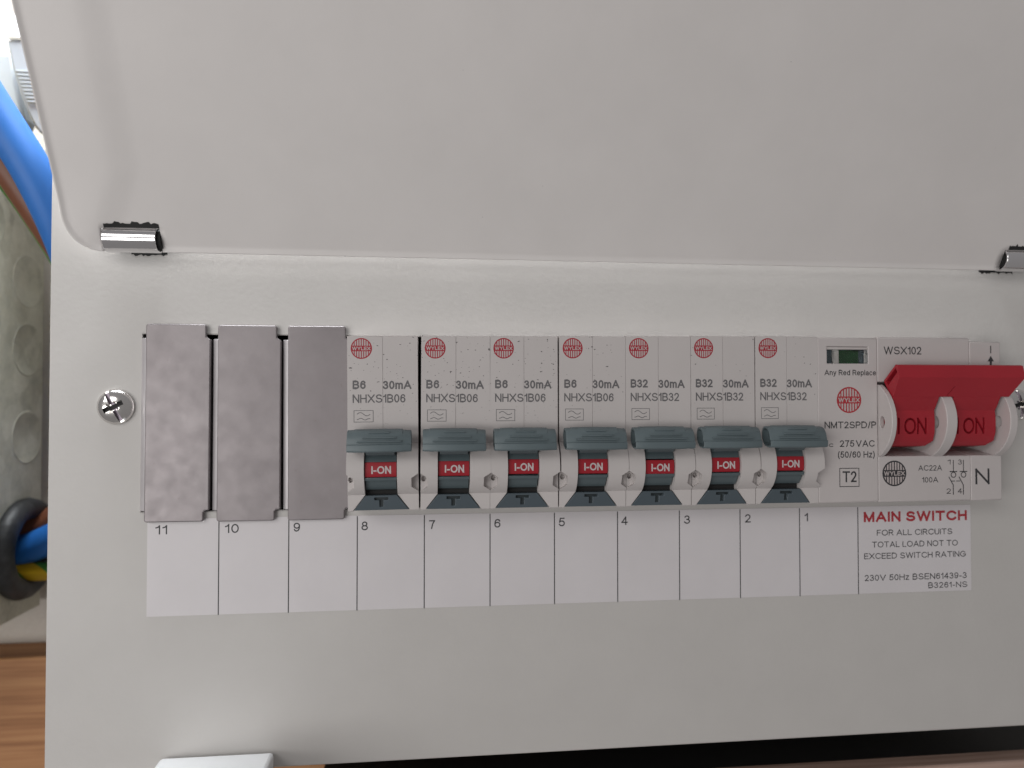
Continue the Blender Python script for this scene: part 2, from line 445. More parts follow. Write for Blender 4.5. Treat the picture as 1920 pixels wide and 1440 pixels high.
def put_text(bm, s, x0, x1, zb, ch, hf, wt=0.135):
    """lettering from x0 to x1 on baseline zb with capital height ch, lying at height hf (number or function of x, z)"""
    out, w = strokes_of(s, x0, x1, zb, ch, wt)
    for i, pl in enumerate(out):
        L, Q, closed = ribbon(pl, w); lift = 0.0035 * (i % 3)
        V = [[bm.verts.new((x, (hf(x, z) if callable(hf) else hf) + lift, z)) for x, z in side] for side in (L, Q)]
        n = len(L)
        for j in range(n if closed else n - 1):
            k = (j + 1) % n
            bm.faces.new((V[0][j], V[1][j], V[1][k], V[0][k]))
def text(name, parent, mat, lines, hf, wt=0.135):
    bm = bmesh.new()
    for l in lines:
        put_text(bm, l[0], l[1], l[2], l[3], l[4], hf, l[5] if len(l) > 5 else wt)
    return from_flat(name, bm, mat, parent)
def solid_ribbon(pl, w, h0, h1):
    def f(b):
        L, Q, closed = ribbon(pl, w)
        if closed:
            n = len(L); V = [[b.verts.new((x, h, z)) for x, z in side] for side, h in ((L, h0), (Q, h0), (Q, h1), (L, h1))]
            for j in range(n):
                k = (j + 1) % n
                for p in range(4): b.faces.new((V[p][j], V[(p + 1) % 4][j], V[(p + 1) % 4][k], V[p][k]))
        else: prism_h(b, L + Q[::-1], h0, h1)
    return f
def from_flat(name, bm, mat, parent):
    o = from_bm(name, bm, mat, parent)
    me = o.data
    bb = bmesh.new(); bb.from_mesh(me)
    for f in bb.faces: f.normal_update()
    up = [f for f in bb.faces if f.normal.y > 0]     # face the viewer (-y)
    if up: bmesh.ops.reverse_faces(bb, faces=up)
    bb.to_mesh(me); bb.free()
    return o
def flat_rect(bm, x0, x1, z0, z1, h):
    vs = [bm.verts.new((x, h, z)) for x, z in ((x0, z0), (x1, z0), (x1, z1), (x0, z1))]; bm.faces.new(vs)
def flat_poly(bm, pts, h):
    bm.faces.new([bm.verts.new((x, h, z)) for x, z in pts])
def stroke(bm, pts, w, h):
    """flat ribbon along a polyline"""
    n = len(pts); L = []
    for i, (x, z) in enumerate(pts):
        a = pts[max(i - 1, 0)]; b = pts[min(i + 1, n - 1)]
        dx, dz = b[0] - a[0], b[1] - a[1]; d = math.hypot(dx, dz) or 1
        nx, nz = -dz / d * w / 2, dx / d * w / 2
        L.append((bm.verts.new((x + nx, h, z + nz)), bm.verts.new((x - nx, h, z - nz))))
    for (a, b), (c, d) in zip(L, L[1:]): bm.faces.new((a, c, d, b))
def frame_rect(bm, x0, x1, z0, z1, w, h):
    flat_rect(bm, x0, x1, z0, z0 + w, h); flat_rect(bm, x0, x1, z1 - w, z1, h)
    flat_rect(bm, x0, x0 + w, z0 + w, z1 - w, h); flat_rect(bm, x1 - w, x1, z0 + w, z1 - w, h)
def round_logo(parent, cx, cz, r, h, mat, gapmat):
    """barred disc with a lettered band"""
    bm = bmesh.new(); n = 40
    flat_poly(bm, [(cx + r * math.cos(2 * math.pi * i / n), cz + r * math.sin(2 * math.pi * i / n)) for i in range(n)], h + 0.02)
    lo = from_flat('round_logo', bm, mat, parent)
    bm = bmesh.new(); ri = r * 0.885; band = r * 0.27; k = 8; pitch = 2 * ri / k
    for i in range(k):
        xa = -ri + pitch * (i + 0.2); xb = -ri + pitch * (i + 0.8)
        for s in (1, -1):
            pts = []
            za = math.sqrt(max(ri * ri - xa * xa, 0)); zb = math.sqrt(max(ri * ri - xb * xb, 0)); xm = (xa + xb) / 2
            zm = math.sqrt(max(ri * ri - xm * xm, 0))
            if max(za, zb) <= band + 0.05 * r: continue
            poly = [(xa, band), (xb, band), (xb, max(zb, band + 0.01)), (xm, max(zm, band + 0.02)), (xa, max(za, band + 0.01))]
            flat_poly(bm, [(cx + x, cz + s * z) for x, z in poly], h + 0.045)
    from_flat('logo_bars', bm, gapmat, lo)
    bm = bmesh.new()
    put_text(bm, 'WYLEX', cx - r * 0.86, cx + r * 0.86, cz - r * 0.17, r * 0.34, h + 0.045, 0.2)
    from_flat('logo_lettering', bm, gapmat, lo)
    return lo
def tube(pts, rad, n=14, steps=10):
    """swept tube along a smooth curve through pts (x, h, z)"""
    P = [Vector(p) for p in pts]; P = [2 * P[0] - P[1]] + P + [2 * P[-1] - P[-2]]
    C = []
    for i in range(1, len(P) - 2):
        p0, p1, p2, p3 = P[i - 1:i + 3]
        for s in range(steps):
            t = s / steps
            C.append(0.5 * ((2 * p1) + (p2 - p0) * t + (2 * p0 - 5 * p1 + 4 * p2 - p3) * t * t + (3 * p1 - p0 - 3 * p2 + p3) * t ** 3))
    C.append(P[-2])
    secs = []; T = (C[1] - C[0]).normalized(); U = T.orthogonal().normalized()
    for i, c in enumerate(C):
        T2 = (C[min(i + 1, len(C) - 1)] - C[max(i - 1, 0)]).normalized()
        U = (U - T2 * U.dot(T2)).normalized(); V = T2.cross(U)
        secs.append([tuple(c + (U * math.cos(2 * math.pi * k / n) + V * math.sin(2 * math.pi * k / n)) * rad) for k in range(n)])
    bm = bmesh.new(); loft(bm, secs); return bm
def single(name, bm, mat, label, cat, kind=None, group=None, **kw):
    o = from_bm(name, bm, mat, None, **kw)
    if label: o['label'] = label
    if cat: o['category'] = cat
    if kind: o['kind'] = kind
    if group: o['group'] = group
    return o

# ------------------------------------------------------------------ setting: the wall behind
bm = bmesh.new(); box(bm, -600, 600, -130, -105, -450, 450)
w = from_bm('wall', bm, M['wall']); w['kind'] = 'structure'

# ------------------------------------------------------------------ consumer unit
unit = thing('consumer_unit', 'wide off-white steel fuse box with its flap hinged up, filling most of the view', 'fuse box', (46, 0, -97))
bm = bmesh.new(); box(bm, -98, 196, -14, 0, -97.1, 110)
panel = from_bm('front_panel', bm, M['panel'], unit)
cut(panel, lambda b: box(b, -75.35, 159.9, -30, 5, -29.6, 16.75),
    lambda b: box(b, -97, 195, -30, -1.4, -96.1, 109))
add_bevel(panel, 1.0, 3, 40)
panel.pass_index = 1
bm = bmesh.new()
box(bm, -96.5, -95.3, -104.9, -2, -95.5, 108.5); box(bm, 193.3, 194.5, -104.9, -2, -95.5, 108.5)
box(bm, -95.3, 193.3, -104.9, -2, -95.5, -94.3); box(bm, -95.3, 193.3, -104.9, -2, 107.3, 108.5)
box(bm, -95.3, 193.3, -104.9, -103.7, -94.3, 107.3)
from_bm('side_casing', bm, M['casing'], unit)
bm = bmesh.new(); box(bm, -90, 190, -60, -58, -80, 80)
from_bm('mounting_plate', bm, M['dark'], unit)
bm = bmesh.new(); box(bm, -78, 165, -52, -43, -24, 11)
from_bm('mounting_rail', bm, M['dark'], unit)

# lid: a shallow tray hanging open, leaning forward towards its top
SL = math.tan(R(28.2)); CA, SA = math.cos(R(28.2)), math.sin(R(28.2))
LX0, LX1, LZ, LH = -91.2, 188.0, 37.2, 5.2
def lid_pt(x, t, d):
    """x across, t up along the flap, d depth behind the rim plane"""
    return (x, LH + t * SA - d * CA, LZ + t * CA + d * SA)
def sm(e0, e1, x):
    q = max(0.0, min(1.0, (x - e0) / (e1 - e0))); return q * q * (3 - 2 * q)
def lid_depth(dx, t):
    rw = 3.0 + 10.0 * min(1, (max(t, 0) / 20.0) ** 0.8)      # the pressed ridge follows the left edge
    side = 1.3 * sm(0, 14, t) * (1 - min(1, dx / rw)) ** 1.5 + 0.55 * sm(rw, rw + 8.0, dx)
    return side - 0.7 * (1 - sm(0, 1.3, min(t, dx)))
bm = bmesh.new()
ts = [0, 0.25, 0.6, 1.0, 1.5, 2.0, 3.2, 4.5, 5.9] + [7.5 + 1.5 * i for i in range(14)] + [30, 34, 40, 50, 62, 75, 88, 102]
xs = [0, 0.4] + [0.9 + 0.7 * i for i in range(9)] + [7.2, 7.8] + [8.5 + 0.7 * i for i in range(19)] + [21.8, 22.6, 24, 28, 34, 60, 100, 150, 200, 235, 247, 251, 252.9, 255, 264, 266.4, 268, 272, 278.6]
RC = 9.0
def corner(x, t):
    """pull the lower left corner in to a round"""
    if x < RC and t < RC:
        u, v = RC - x, RC - t
        m = max(u, v)
        k = m / math.hypot(u, v) if m > 0 else 1
        return RC - u * k, RC - v * k
    return x, t
grid = []
for t in ts:
    row = []
    for x in xs:
        cx_, ct_ = corner(x, t)
        row.append(bm.verts.new(lid_pt(LX0 + cx_, ct_, lid_depth(x, t))))
    grid.append(row)
# openings for the hinge tubes
holes = ((8.5, 22.6), (255, 268))
for i in range(len(ts) - 1):
    for j in range(len(xs) - 1):
        if ts[i + 1] <= 5.9 and any(a <= xs[j] + 1e-6 and xs[j + 1] <= b + 1e-6 for a, b in holes): continue
        bm.faces.new((grid[i][j], grid[i][j + 1], grid[i + 1][j + 1], grid[i + 1][j]))
lid = from_bm('lid', bm, M['lid'], unit, smooth=True)
md = lid.modifiers.new('solid', 'SOLIDIFY'); md.thickness = 1.2 * MM; md.offset = -1
if sum(p.normal.y for p in lid.data.polygons) > 0: lid.data.flip_normals()     # the painted face looks at the viewer, thickness goes back
lid.pass_index = 1
def hinge(x0, x1):
    bm = bmesh.new(); n = 22; secs = []
    cz, ch, r = 40.45, 4.7, 3.4
    out = arc(ch, cz, r, -118, 128, n); inn = arc(ch, cz, r - 0.55, 128, -118, n)
    prism_x(bm, out + inn, x0, x1)
    o = from_bm('hinge_tube', bm, M['chrome'], lid, bevel=0.12)
    bm = bmesh.new(); lathe = arc(ch - 0.3, cz, 2.75, 0, 360, 20)[:-1]
    prism_x(bm, lathe, x0 + 0.3, x1 + 0.8)
    from_bm('hinge_gap_shade', bm, M['dark'], lid, smooth=False)  # pin made thick and dark to stand for the shade in the gap
    bm = bmesh.new(); xa = x0 + 0.6; k = 0                      # bare ragged metal where the paint is broken
    up, lo = [], []
    while xa < x1 + 1.2:
        p = lid_pt(xa, 6.0, -0.08 + lid_depth(xa - LX0, 6.0)); q = lid_pt(xa, 7.0 + random.random() ** 2 * 0.8, -0.08 + lid_depth(xa - LX0, 7.2))
        lo.append(bm.verts.new(p)); up.append(bm.verts.new(q)); xa += 0.45
    for i in range(len(up) - 1): bm.faces.new((lo[i], lo[i + 1], up[i + 1], up[i]))
    from_flat('chipped_edge', bm, M['dark'], lid)
    bm = bmesh.new(); up, lo = [], []; xa = x0 + (4.0 if x0 < 0 else -2.5)
    while xa < x1 + (0.6 if x0 < 0 else -4):
        lo.append(bm.verts.new((xa, 0.05, 37.6 - random.random() ** 2 * 0.6))); up.append(bm.verts.new((xa, 0.05, 38.6))); xa += 0.5
    for i in range(len(up) - 1): bm.faces.new((lo[i], lo[i + 1], up[i + 1], up[i]))
    from_flat('hinge_slot', bm, M['dark'], panel)
hinge(-82.3, -69.5); hinge(164.1, 177.0)

def screw(cx, cz, ang):
    bm = bmesh.new()
    lathe_h(bm, cx, cz, [(4.5, 0.02), (4.6, 0.5), (4.35, 1.1), (3.6, 1.75), (2.4, 2.2), (1.2, 2.4), (0, 2.45)], 40)
    o = from_bm('screw', bm, M['screw'], unit, smooth=True)
    def bar(a, ln, wd):
        def f(b):
            c, s = math.cos(R(a)), math.sin(R(a))
            prism_h(b, [(cx + x * c - z * s, cz + x * s + z * c) for x, z in ((-ln, -wd), (ln, -wd), (ln, wd), (-ln, wd))], 1.0, 4)
        return f
    cut(o, bar(ang, 5, 0.52), bar(ang + 90, 2.6, 0.62), bar(ang + 45, 1.7, 0.3), bar(ang + 135, 1.7, 0.3))
    o.data.set_sharp_from_angle(angle=R(30))
    bm = bmesh.new(); bar(ang, 3.9, 0.5)(bm)
    for v in bm.verts: v.co.y = 1.02 + (0.25 if v.co.y > 2 else 0)
    from_bm('slot_shade_fill', bm, M['slot'], o)  # dark fills laid in as the shade of the cut cross
    bm = bmesh.new(); bar(ang + 90, 2.5, 0.58)(bm)
    for v in bm.verts: v.co.y = 1.02 + (0.3 if v.co.y > 2 else 0)
    from_bm('slot_shade_fill', bm, M['dark'], o)
    return o
screw(-81.6, -2.2, 117); screw(172.9, -1.9, 100)

# printed label strip stuck under the cut-out
bm = bmesh.new(); box(bm, -73.6, 157.9, 0.02, 0.14, -56.6, -31.45)
strip = from_bm('label_strip', bm, M['label'], unit)
bm = bmesh.new()
for i in range(1, 12):
    x = -73.55 + 17.82 * i
    stroke(bm, [(x, -31.6), (x, -56.7)], 0.26, 0.165)
from_flat('divider_lines', bm, M['ink_dark'], strip)
for s, x0, x1 in (('11', -71.6, -68.7), ('10', -54.2, -50.7), ('9', -36.7, -35.0), ('8', -19.0, -17.3), ('7', -1.0, .6), ('6', 16.7, 18.4), ('5', 34.6, 36.3),
                  ('4', 52.3, 54.1), ('3', 70.4, 72.1), ('2', 88.3, 90.0), ('1', 106.2, 107.2)):
    text('number', strip, M['ink_dark'], [(s, x0, x1, -35.4, 2.35)], 0.165)
text('heading_lettering', strip, M['ink_red'], [('MAIN SWITCH', 124.3, 156.7, -36.0, 2.95)], 0.165, 0.225)
text('lettering', strip, M['ink_dark'], [('FOR ALL CIRCUITS', 128.3, 152.0, -40.0, 1.7), ('TOTAL LOAD NOT TO', 126.8, 153.7, -43.4, 1.7),
     ('EXCEED SWITCH RATING', 124.3, 156.2, -46.7, 1.7), ('230V 50Hz BSEN61439-3', 124.4, 156.4, -53.0, 1.75), ('B3261-NS', 144.2, 156.6, -55.6, 1.65)], 0.165, 0.135)

# ------------------------------------------------------------------ three blanking plates
def blank(xc, label, dz=0.0, tw=0.0):
    t = thing('blanking_plate', label, 'blanking plate', (xc, 0, -29.4), 'zinc blanking plates in a row')
    bm = bmesh.new(); o = -0.15
    e = 0.6
    out = [(-7.5, -31.8), (-7.1, -32.2), (6.8, -32.2), (7.2, -31.8), (7.2, -29.9), (7.6, -29.3), (8.62, -29.3), (8.62, 15.3), (8.0, 15.6), (7.5, 16.0), (7.5, 18.8), (7.1, 19.2), (-7.1, 19.2), (-7.5, 18.8)]
    prism_h(bm, [(xc + o + x, z) for x, z in out], 0.25, 1.45)
    from_bm('plate_face', bm, M['zinc'], t, bevel=0.32, seg=3)
    bm = bmesh.new()
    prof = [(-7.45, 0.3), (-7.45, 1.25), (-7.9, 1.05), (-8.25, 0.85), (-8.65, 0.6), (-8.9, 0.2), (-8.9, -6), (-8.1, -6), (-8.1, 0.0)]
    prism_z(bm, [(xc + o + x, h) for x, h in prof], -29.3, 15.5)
    from_bm('side_flange', bm, M['zinc_lit_edge'], t, bevel=0.1)
    bm = bmesh.new(); box(bm, xc + o + 7.9, xc + o + 8.55, -6, 0.3, -29.2, 15.2)
    from_bm('side_flange', bm, M['zinc'], t)
    t.location.z += dz * MM; t.rotation_euler.y = R(tw)
blank(-66.4, 'leftmost dull zinc blanking plate, above printed number 11 and beside the chrome screw', 0.1, 0.1)
blank(-48.4, 'middle one of three dull zinc blanking plates, above printed number 10')
blank(-30.35, 'dull zinc blanking plate above printed number 9, touching the first circuit breaker', 0, -0.25)

# ------------------------------------------------------------------ circuit breakers
BC_Z, BC_H, BR = -18.05, 5.4, 8.0       # axis of the rounded nose
def on_barrel(r): return lambda x, z: BC_H + math.sqrt(max(0.01, r * r - (z - BC_Z) ** 2))
OFF = -0.5
def breaker(X, rating, code, label):
    t = thing('circuit_breaker', label, 'circuit breaker', (X, 0, -28.8), 'circuit breakers in a row')
    bm = bmesh.new()
    nose = [(BC_H + BR * math.cos(R(a)), BC_Z + BR * math.sin(R(a))) for a in [55 - 110 * i / 14 for i in range(15)]]
    prof = [(-42, 16.0), (9.75, 16.0), (10, 15.75), (10, -11.3), (10.12, -11.42)] + nose + [(10.05, -24.75), (9.9, -28.6), (9.7, -28.8), (-42, -28.8)]
    prism_x(bm, prof, X - 8.93, X + 8.93)
    o = from_bm('housing', bm, M['housing'], t)
    xs0, xs1 = X + OFF - 4.1, X + OFF + 4.1
    def slot(b): box(b, xs0, xs1, 1.5, 30, -24.9, -9.5)
    def chan(b): prism_h(b, [(X + OFF - 7.15, -28.85), (X + OFF + 7.15, -28.85), (X + OFF + 7.15, -28.5), (X + OFF + 4.15, -24.7), (X + OFF - 4.15, -24.7), (X + OFF - 7.15, -28.5)], 4, 30)
    def hexa(s):
        def f(b):
            c = X + s * 8.93
            prism_h(b, [(c + 2.05 * math.cos(R(a)), -21.4 + 2.35 * math.sin(R(a))) for a in (30, 90, 150, 210, 270, 330)], 10.3, 30)
        return f
    def deep(s):
        def f(b):
            c = X - 8.93 + 0.75
            prism_h(b, [(c + 0.62 * math.cos(R(a)), -20.7 + 0.75 * math.sin(R(a))) for a in range(0, 360, 36)], 9.0, 30)
        return f
    def seam(b): box(b, X - 0.05, X + 0.05, 9.86, 12, -11, 18)
    cut(o, slot, chan, hexa(1), hexa(-1), deep(-1), seam)
    add_bevel(o, 0.16, 2, 32)
    # prints
    L = X - 9.0
    rt = '6' if rating == 'B6' else '32'
    text('rating_lettering', t, M['ink'], [(rating, L + 1.4, L + (4.7 if rating == 'B6' else 6.1), 2.4, 2.15), ('30mA', L + 9.0, L + 16.25, 2.3, 2.15)], 10.03, 0.19)
    text('code_lettering', t, M['ink'], [(code, L + 1.4, L + 14.7, -1.15, 2.15)], 10.03, 0.145)
    round_logo(t, L + 3.65, 12.75, 2.68, 10.0, M['ink_logo'], M['logo_gap'])
    bm = bmesh.new(); a, b, c, d = L + 1.65, L + 6.6, -6.1, -3.05
    frame_rect(bm, a, b, c, d, 0.13, 10.03)
    xs = [a + 0.8 + (b - a - 1.6) * i / 16 for i in range(17)]
    stroke(bm, [(x, -4.05 + 0.42 * math.sin((x - xs[0]) / (xs[-1] - xs[0]) * 2 * math.pi)) for x in xs], 0.16, 10.03)
    stroke(bm, [(x, -5.3 - 0.22 * math.cos((x - xs[0]) / (xs[-1] - xs[0]) * 3.0 * math.pi + 0.5) * (1 if 0.15 < (x - xs[0]) / (xs[-1] - xs[0]) < 0.85 else 0.6)) for x in xs], 0.16, 10.03)
    from_flat('waveform_symbol', bm, M['ink'], t)
    # barrel with its red flag
    XO = X + OFF
    def barrel(name, a0, a1, r, mat, w, par, n=8, rin=3.0):
        bm = bmesh.new()
        po = [(BC_H + r * math.cos(R(a0 + (a1 - a0) * i / n)), BC_Z + r * math.sin(R(a0 + (a1 - a0) * i / n))) for i in range(n + 1)]
        pi_ = [(BC_H + rin * math.cos(R(a)), BC_Z + rin * math.sin(R(a))) for a in (a1, (a0 + a1) / 2, a0)]
        prism_x(bm, po + pi_, XO - w, XO + w)
        return from_bm(name, bm, mat, par, bevel=0.1)
    ba = barrel('switch_barrel', 62, 15.7, 7.1, M['barrel'], 3.95, t)
    barrel('barrel_lip', -15.6, -22.0, 7.5, M['barrel'], 4.02, ba, 4)
    barrel('lower_barrel', -21.3, -50, 6.9, M['barrel'], 3.85, ba)
    barrel('neck_rib', 36, 29, 7.6, M['barrel'], 3.6, ba, 3)
    fl = barrel('on_flag', 15.5, -15.0, 7.2, M['flag'], 3.97, t)
    bm = bmesh.new(); put_text(bm, 'I-ON', XO - 2.45 + 0.15, XO + 2.45 + 0.15, -19.05, 1.95, on_barrel(7.29), 0.19)
    from_flat('flag_lettering', bm, M['ink_white'], fl)
    bm = bmesh.new(); box(bm, XO - 4.08, XO + 4.08, 1.6, 8.4, -24.85, -22.6)
    from_bm('gap_shade', bm, M['dark'], t)  # dark block added as the black shade under the barrel
    # toggle handle
    P = [(12.3, -9.2), (12.7, -8.3), (13.6, -7.75), (14.8, -7.7), (15.8, -8.1), (16.6, -9.0), (17.1, -10.2), (17.3, -11.35),
         (17.75, -11.45), (17.85, -11.7), (17.8, -12.9), (17.55, -13.2), (16.2, -13.35), (14.4, -13.1), (13.0, -12.3), (12.4, -10.8)]
    pc = (15.0, -11.0)
    def sect(x, k, dz): return [(XO + x, pc[0] + (h - pc[0]) * k, pc[1] + (z - pc[1]) * (k if z < pc[1] else k - dz)) for h, z in P]
    bm = bmesh.new()
    loft(bm, [sect(-6.4, 0.74, 0.02), sect(-7.85, 0.80, 0.02), sect(-7.85, 0.955, 0.03), sect(-7.7, 0.985, 0.03), sect(-6.3, 0.99, 0.03), sect(-6.15, 1.01, 0.0), sect(0, 1.03, 0), sect(5.6, 1.01, 0.0), sect(5.75, 0.99, 0.05), sect(7.7, 0.98, 0.07), sect(7.85, 0.95, 0.07), sect(7.85, 0.80, 0.05), sect(6.4, 0.74, 0.05)])
    hd = from_bm('toggle_handle', bm, M['grey'], t, bevel=0.12)
    for hw, h0, zc in ((2.6, 15.9, -8.55), (4.1, 16.75, -9.75), (5.5, 17.1, -10.65)):
        bm = bmesh.new(); box(bm, XO - hw, XO + hw, h0 - 0.8, h0 + 0.75, zc - 0.13, zc + 0.2)
        from_bm('grip_ridge', bm, M['grey'], hd, bevel=0.09)
    bm = bmesh.new(); prism_x(bm, [(9, -11), (14.6, -11.5), (14.4, -13.3), (13.4, -14.3), (11.5, -14.5), (8, -13)], XO - 3.55, XO + 3.55)
    from_bm('handle_stem', bm, M['barrel'], hd, bevel=0.15)
    # test button
    bm = bmesh.new()
    sl = [(-6.95, -28.55, 9.85), (6.95, -28.55, 9.85), (3.95, -24.75, 10.6), (-3.95, -24.75, 10.6)]
    f = [bm.verts.new((XO + x, h, z)) for x, z, h in sl]; g = [bm.verts.new((XO + x, 5, z)) for x, z, h in sl]
    bm.faces.new(f); bm.faces.new(g[::-1])
    for i in range(4): bm.faces.new((f[i], g[i], g[(i + 1) % 4], f[(i + 1) % 4]))
    tb = from_bm('test_button', bm, M['grey_dark'], t)
    def tee(b):
        prism_h(b, [(XO + x, z) for x, z in ((-1.75, -25.25), (-1.75, -25.95), (-0.5, -25.95), (-0.5, -27.7), (0.5, -27.7), (0.5, -25.95), (1.75, -25.95), (1.75, -25.25))], 9.55, 20)
    cut(tb, tee); add_bevel(tb, 0.1, 2, 30)
    bm = bmesh.new()
    for poly in (((-1.7, -25.9), (1.7, -25.9), (1.7, -25.3), (-1.7, -25.3)), ((-0.45, -27.65), (0.45, -27.65), (0.45, -25.92), (-0.45, -25.92))):
        flat_poly(bm, [(XO + x, z) for x, z in poly], 9.575)
    from_flat('letter', bm, M['tee'], tb)
    return t
def copy_tree(o, parent=None):
    c = o.copy(); sc.collection.objects.link(c)
    if parent: c.parent = parent
    for ch in list(o.children): copy_tree(ch, c)
    return c
def module_x(i): return -12.25 + 18.03 * i
b6 = breaker(module_x(0), 'B6', 'NHXS1B06', 'B6 circuit breaker next to the zinc plates, wide black gap along its right side')
b32 = breaker(module_x(4), 'B32', 'NHXS1B32', 'B32 circuit breaker directly right of the last B6 breaker')
def set_index(t, k):
    for c in t.children: c.pass_index = k
copies = []
for i, lab in ((1, 'B6 circuit breaker speckled with black dust, right of the wide black gap'),
               (2, 'B6 circuit breaker with dark scratch flecks, third along from the zinc plates'),
               (3, 'clean B6 circuit breaker directly left of the first B32 breaker')):
    c = copy_tree(b6); c.location.x = module_x(i) * MM; c['label'] = lab; copies.append(c)
for i, lab in ((5, 'middle one of the three circuit breakers marked B32'),
               (6, 'B32 circuit breaker touching the surge protector that has a green window')):
    c = copy_tree(b32); c.location.x = module_x(i) * MM; c['label'] = lab; copies.append(c)
for k, (t, idx, dz) in enumerate(zip([b6] + copies[:3] + [b32] + copies[3:], (5, 7, 6, 3, 1, 1, 0), (0, 0.02, 0.05, 0.08, 0.0, 0.03, 0.06))):
    set_index(t, idx); t.scale.z = 1 + 0.0035 * k
for t, dz, ry in zip([b6] + copies[:3] + [b32] + copies[3:], (0, 0.05, 0.3, 0.15, -0.3, 0.12, 0.22), (0, 0.12, -0.1, 0.08, 0.0, -0.1, 0.1)):
    t.rotation_euler.y = R(ry)
    for c in t.children:
        if c.name.startswith('on_flag'): c.location.z += dz * MM
b6.rotation_euler.y = R(-0.55); b6.location.x -= 0.25 * MM
copies[1].location.x -= 0.1 * MM; copies[2].location.x += 0.05 * MM

# ------------------------------------------------------------------ surge protector
t = thing('surge_protector', 'pale surge protector module with small green window, between breakers and red switch', 'surge protector', (113.85, 0, -28.9))
bm = bmesh.new(); prism_x(bm, [(-42, 16.75), (9.7, 16.75), (10, 16.4), (10, -28.4), (9.7, -28.8), (-42, -28.8)], 104.98, 122.4)
o = from_bm('housing', bm, M['switch_housing'], t)
cut(o, lambda b: box(b, 107.7, 119.8, 8.0, 14, 9.55, 14.25)); add_bevel(o, 0.2, 2, 32)
bm = bmesh.new(); flat_rect(bm, 107.72, 119.78, 9.57, 14.23, 8.04); wd = from_flat('status_window', bm, M['grey_dark'], t)
bm = bmesh.new(); box(bm, 111.9, 117.7, 8.06, 8.5, 9.6, 13.3); from_bm('green_flag', bm, M['green'], wd)
bm = bmesh.new(); box(bm, 110.2, 111.7, 8.06, 8.9, 9.6, 13.4); from_bm('window_bar', bm, M['switch_housing'], wd)
bm = bmesh.new(); box(bm, 107.75, 119.75, 8.06, 9.5, 13.45, 14.2); from_bm('window_ledge', bm, M['switch_housing'], wd, bevel=0.1)
bm = bmesh.new(); box(bm, 107.73, 119.77, 9.3, 9.6, 9.6, 13.4); from_bm('window_pane', bm, M['glass'], wd)
text('lettering', t, M['ink_dark'], [('Any Red Replace', 106.9, 122.0, 6.3, 1.5), ('NMT2SPD/P', 106.8, 121.9, -8.3, 1.85), ('U', 106.1, 107.6, -13.4, 1.8),
     ('c', 108.0, 109.3, -13.4, 1.25), ('275', 111.2, 115.4, -13.4, 1.8), ('VAC', 115.9, 121.4, -13.4, 1.8), ('(50/60 Hz)', 110.6, 121.4, -16.4, 1.75), ('T2', 111.9, 116.0, -23.1, 3.0)], 10.03, 0.145)
bm = bmesh.new(); frame_rect(bm, 111.0, 116.8, -24.4, -19.2, 0.2, 10.03); from_flat('symbol_frame', bm, M['ink_dark'], t)
round_logo(t, 114.0, -0.5, 3.6, 10.0, M['ink_red'], M['logo_gap'])

# ------------------------------------------------------------------ main switch
t = thing('main_switch', 'double-pole main switch with wide red lever in the on position', 'main switch', (140.8, 0, -28.9))
main = t
PR = [(-42, 17.0), (9.75, 17.0), (10, 16.7), (10, 4.6), (4, 3.6), (-1, 1.0), (-3, -5), (-3, -12), (-2, -14.0), (0, -14.5), (10, -16.1), (10, -28.5), (9.7, -28.8), (-42, -28.8)]
bm = bmesh.new(); prism_x(bm, PR, 122.5, 150.1)
o = from_bm('housing', bm, M['switch_housing'], t, bevel=0.2)
PR2 = [(h, 16.0 if z > 16.5 else z) for h, z in PR]; PR2[2] = (10, 15.7)
bm = bmesh.new(); prism_x(bm, PR2, 150.2, 159.6)
from_bm('neutral_housing', bm, M['switch_housing'], t, bevel=0.2)
def fin(x0, x1, hole):
    bm = bmesh.new()
    pts = [(4.8 + 11.25 * math.cos(R(a)), -6.2 + 11.25 * math.sin(R(a))) for a in [62 - 124 * i / 22 for i in range(23)]]
    pts = [(max(h, 8.5), z) for h, z in pts]
    prism_x(bm, [(-3, pts[0][1])] + pts + [(-3, pts[-1][1])], x0, x1)
    o = from_bm('lever_fin', bm, M['switch_housing'], t)
    def hf(b): prism_x(b, [(11.6 + 1.15 * math.cos(R(a)), -6.6 + 1.6 * math.sin(R(a))) for a in range(0, 360, 24)], *hole)
    cut(o, hf); add_bevel(o, 0.18, 2, 32)
fin(122.55, 124.0, (120, 125)); fin(138.5, 141.6, (136, 140.4)); fin(157.3, 159.55, (150, 165))
# lever: hollow red bar on two barrels
def barrel_lever(x0, x1):
    bm = bmesh.new()
    P = [(-1, -13.8), (6, -13.9), (10.0, -13.3), (11.6, -11.8), (12.3, -9.5), (12.45, -6.5), (12.3, -4.6), (12.2, -3.4), (12.95, -2.2), (14.28, 0.38), (13.9, 1.2), (12.6, 2.4), (-1, 1.0)]
    prism_x(bm, P, x0, x1); return bm
bm = bmesh.new()
bar_prof = [(14.3, 0.4), (17.0, 5.6), (16.9, 6.4), (16.2, 8.9), (15.5, 9.1), (10.4, 4.9), (10.5, 4.3), (12.6, 1.6)]
xl, xr = 124.1, 161.0
def bsec(x, pull):      # pull narrows the foot of the bar
    return [(x + (pull if z < 1.0 else (pull * 0.5 if z < 4.4 else 0)), h, z) for h, z in bar_prof]
loft(bm, [bsec(xl, 0.0), bsec(xl + 3, 0), bsec(xr - 3, 0), bsec(xr, -2.6)])
lever = from_bm('lever', bm, M['lever'], t)
def pocket(b):
    prism_x(b, [(15.4, 8.2), (16.1, 7.0), (12.2, 3.5), (11.3, 4.7)], 120, 127.5)
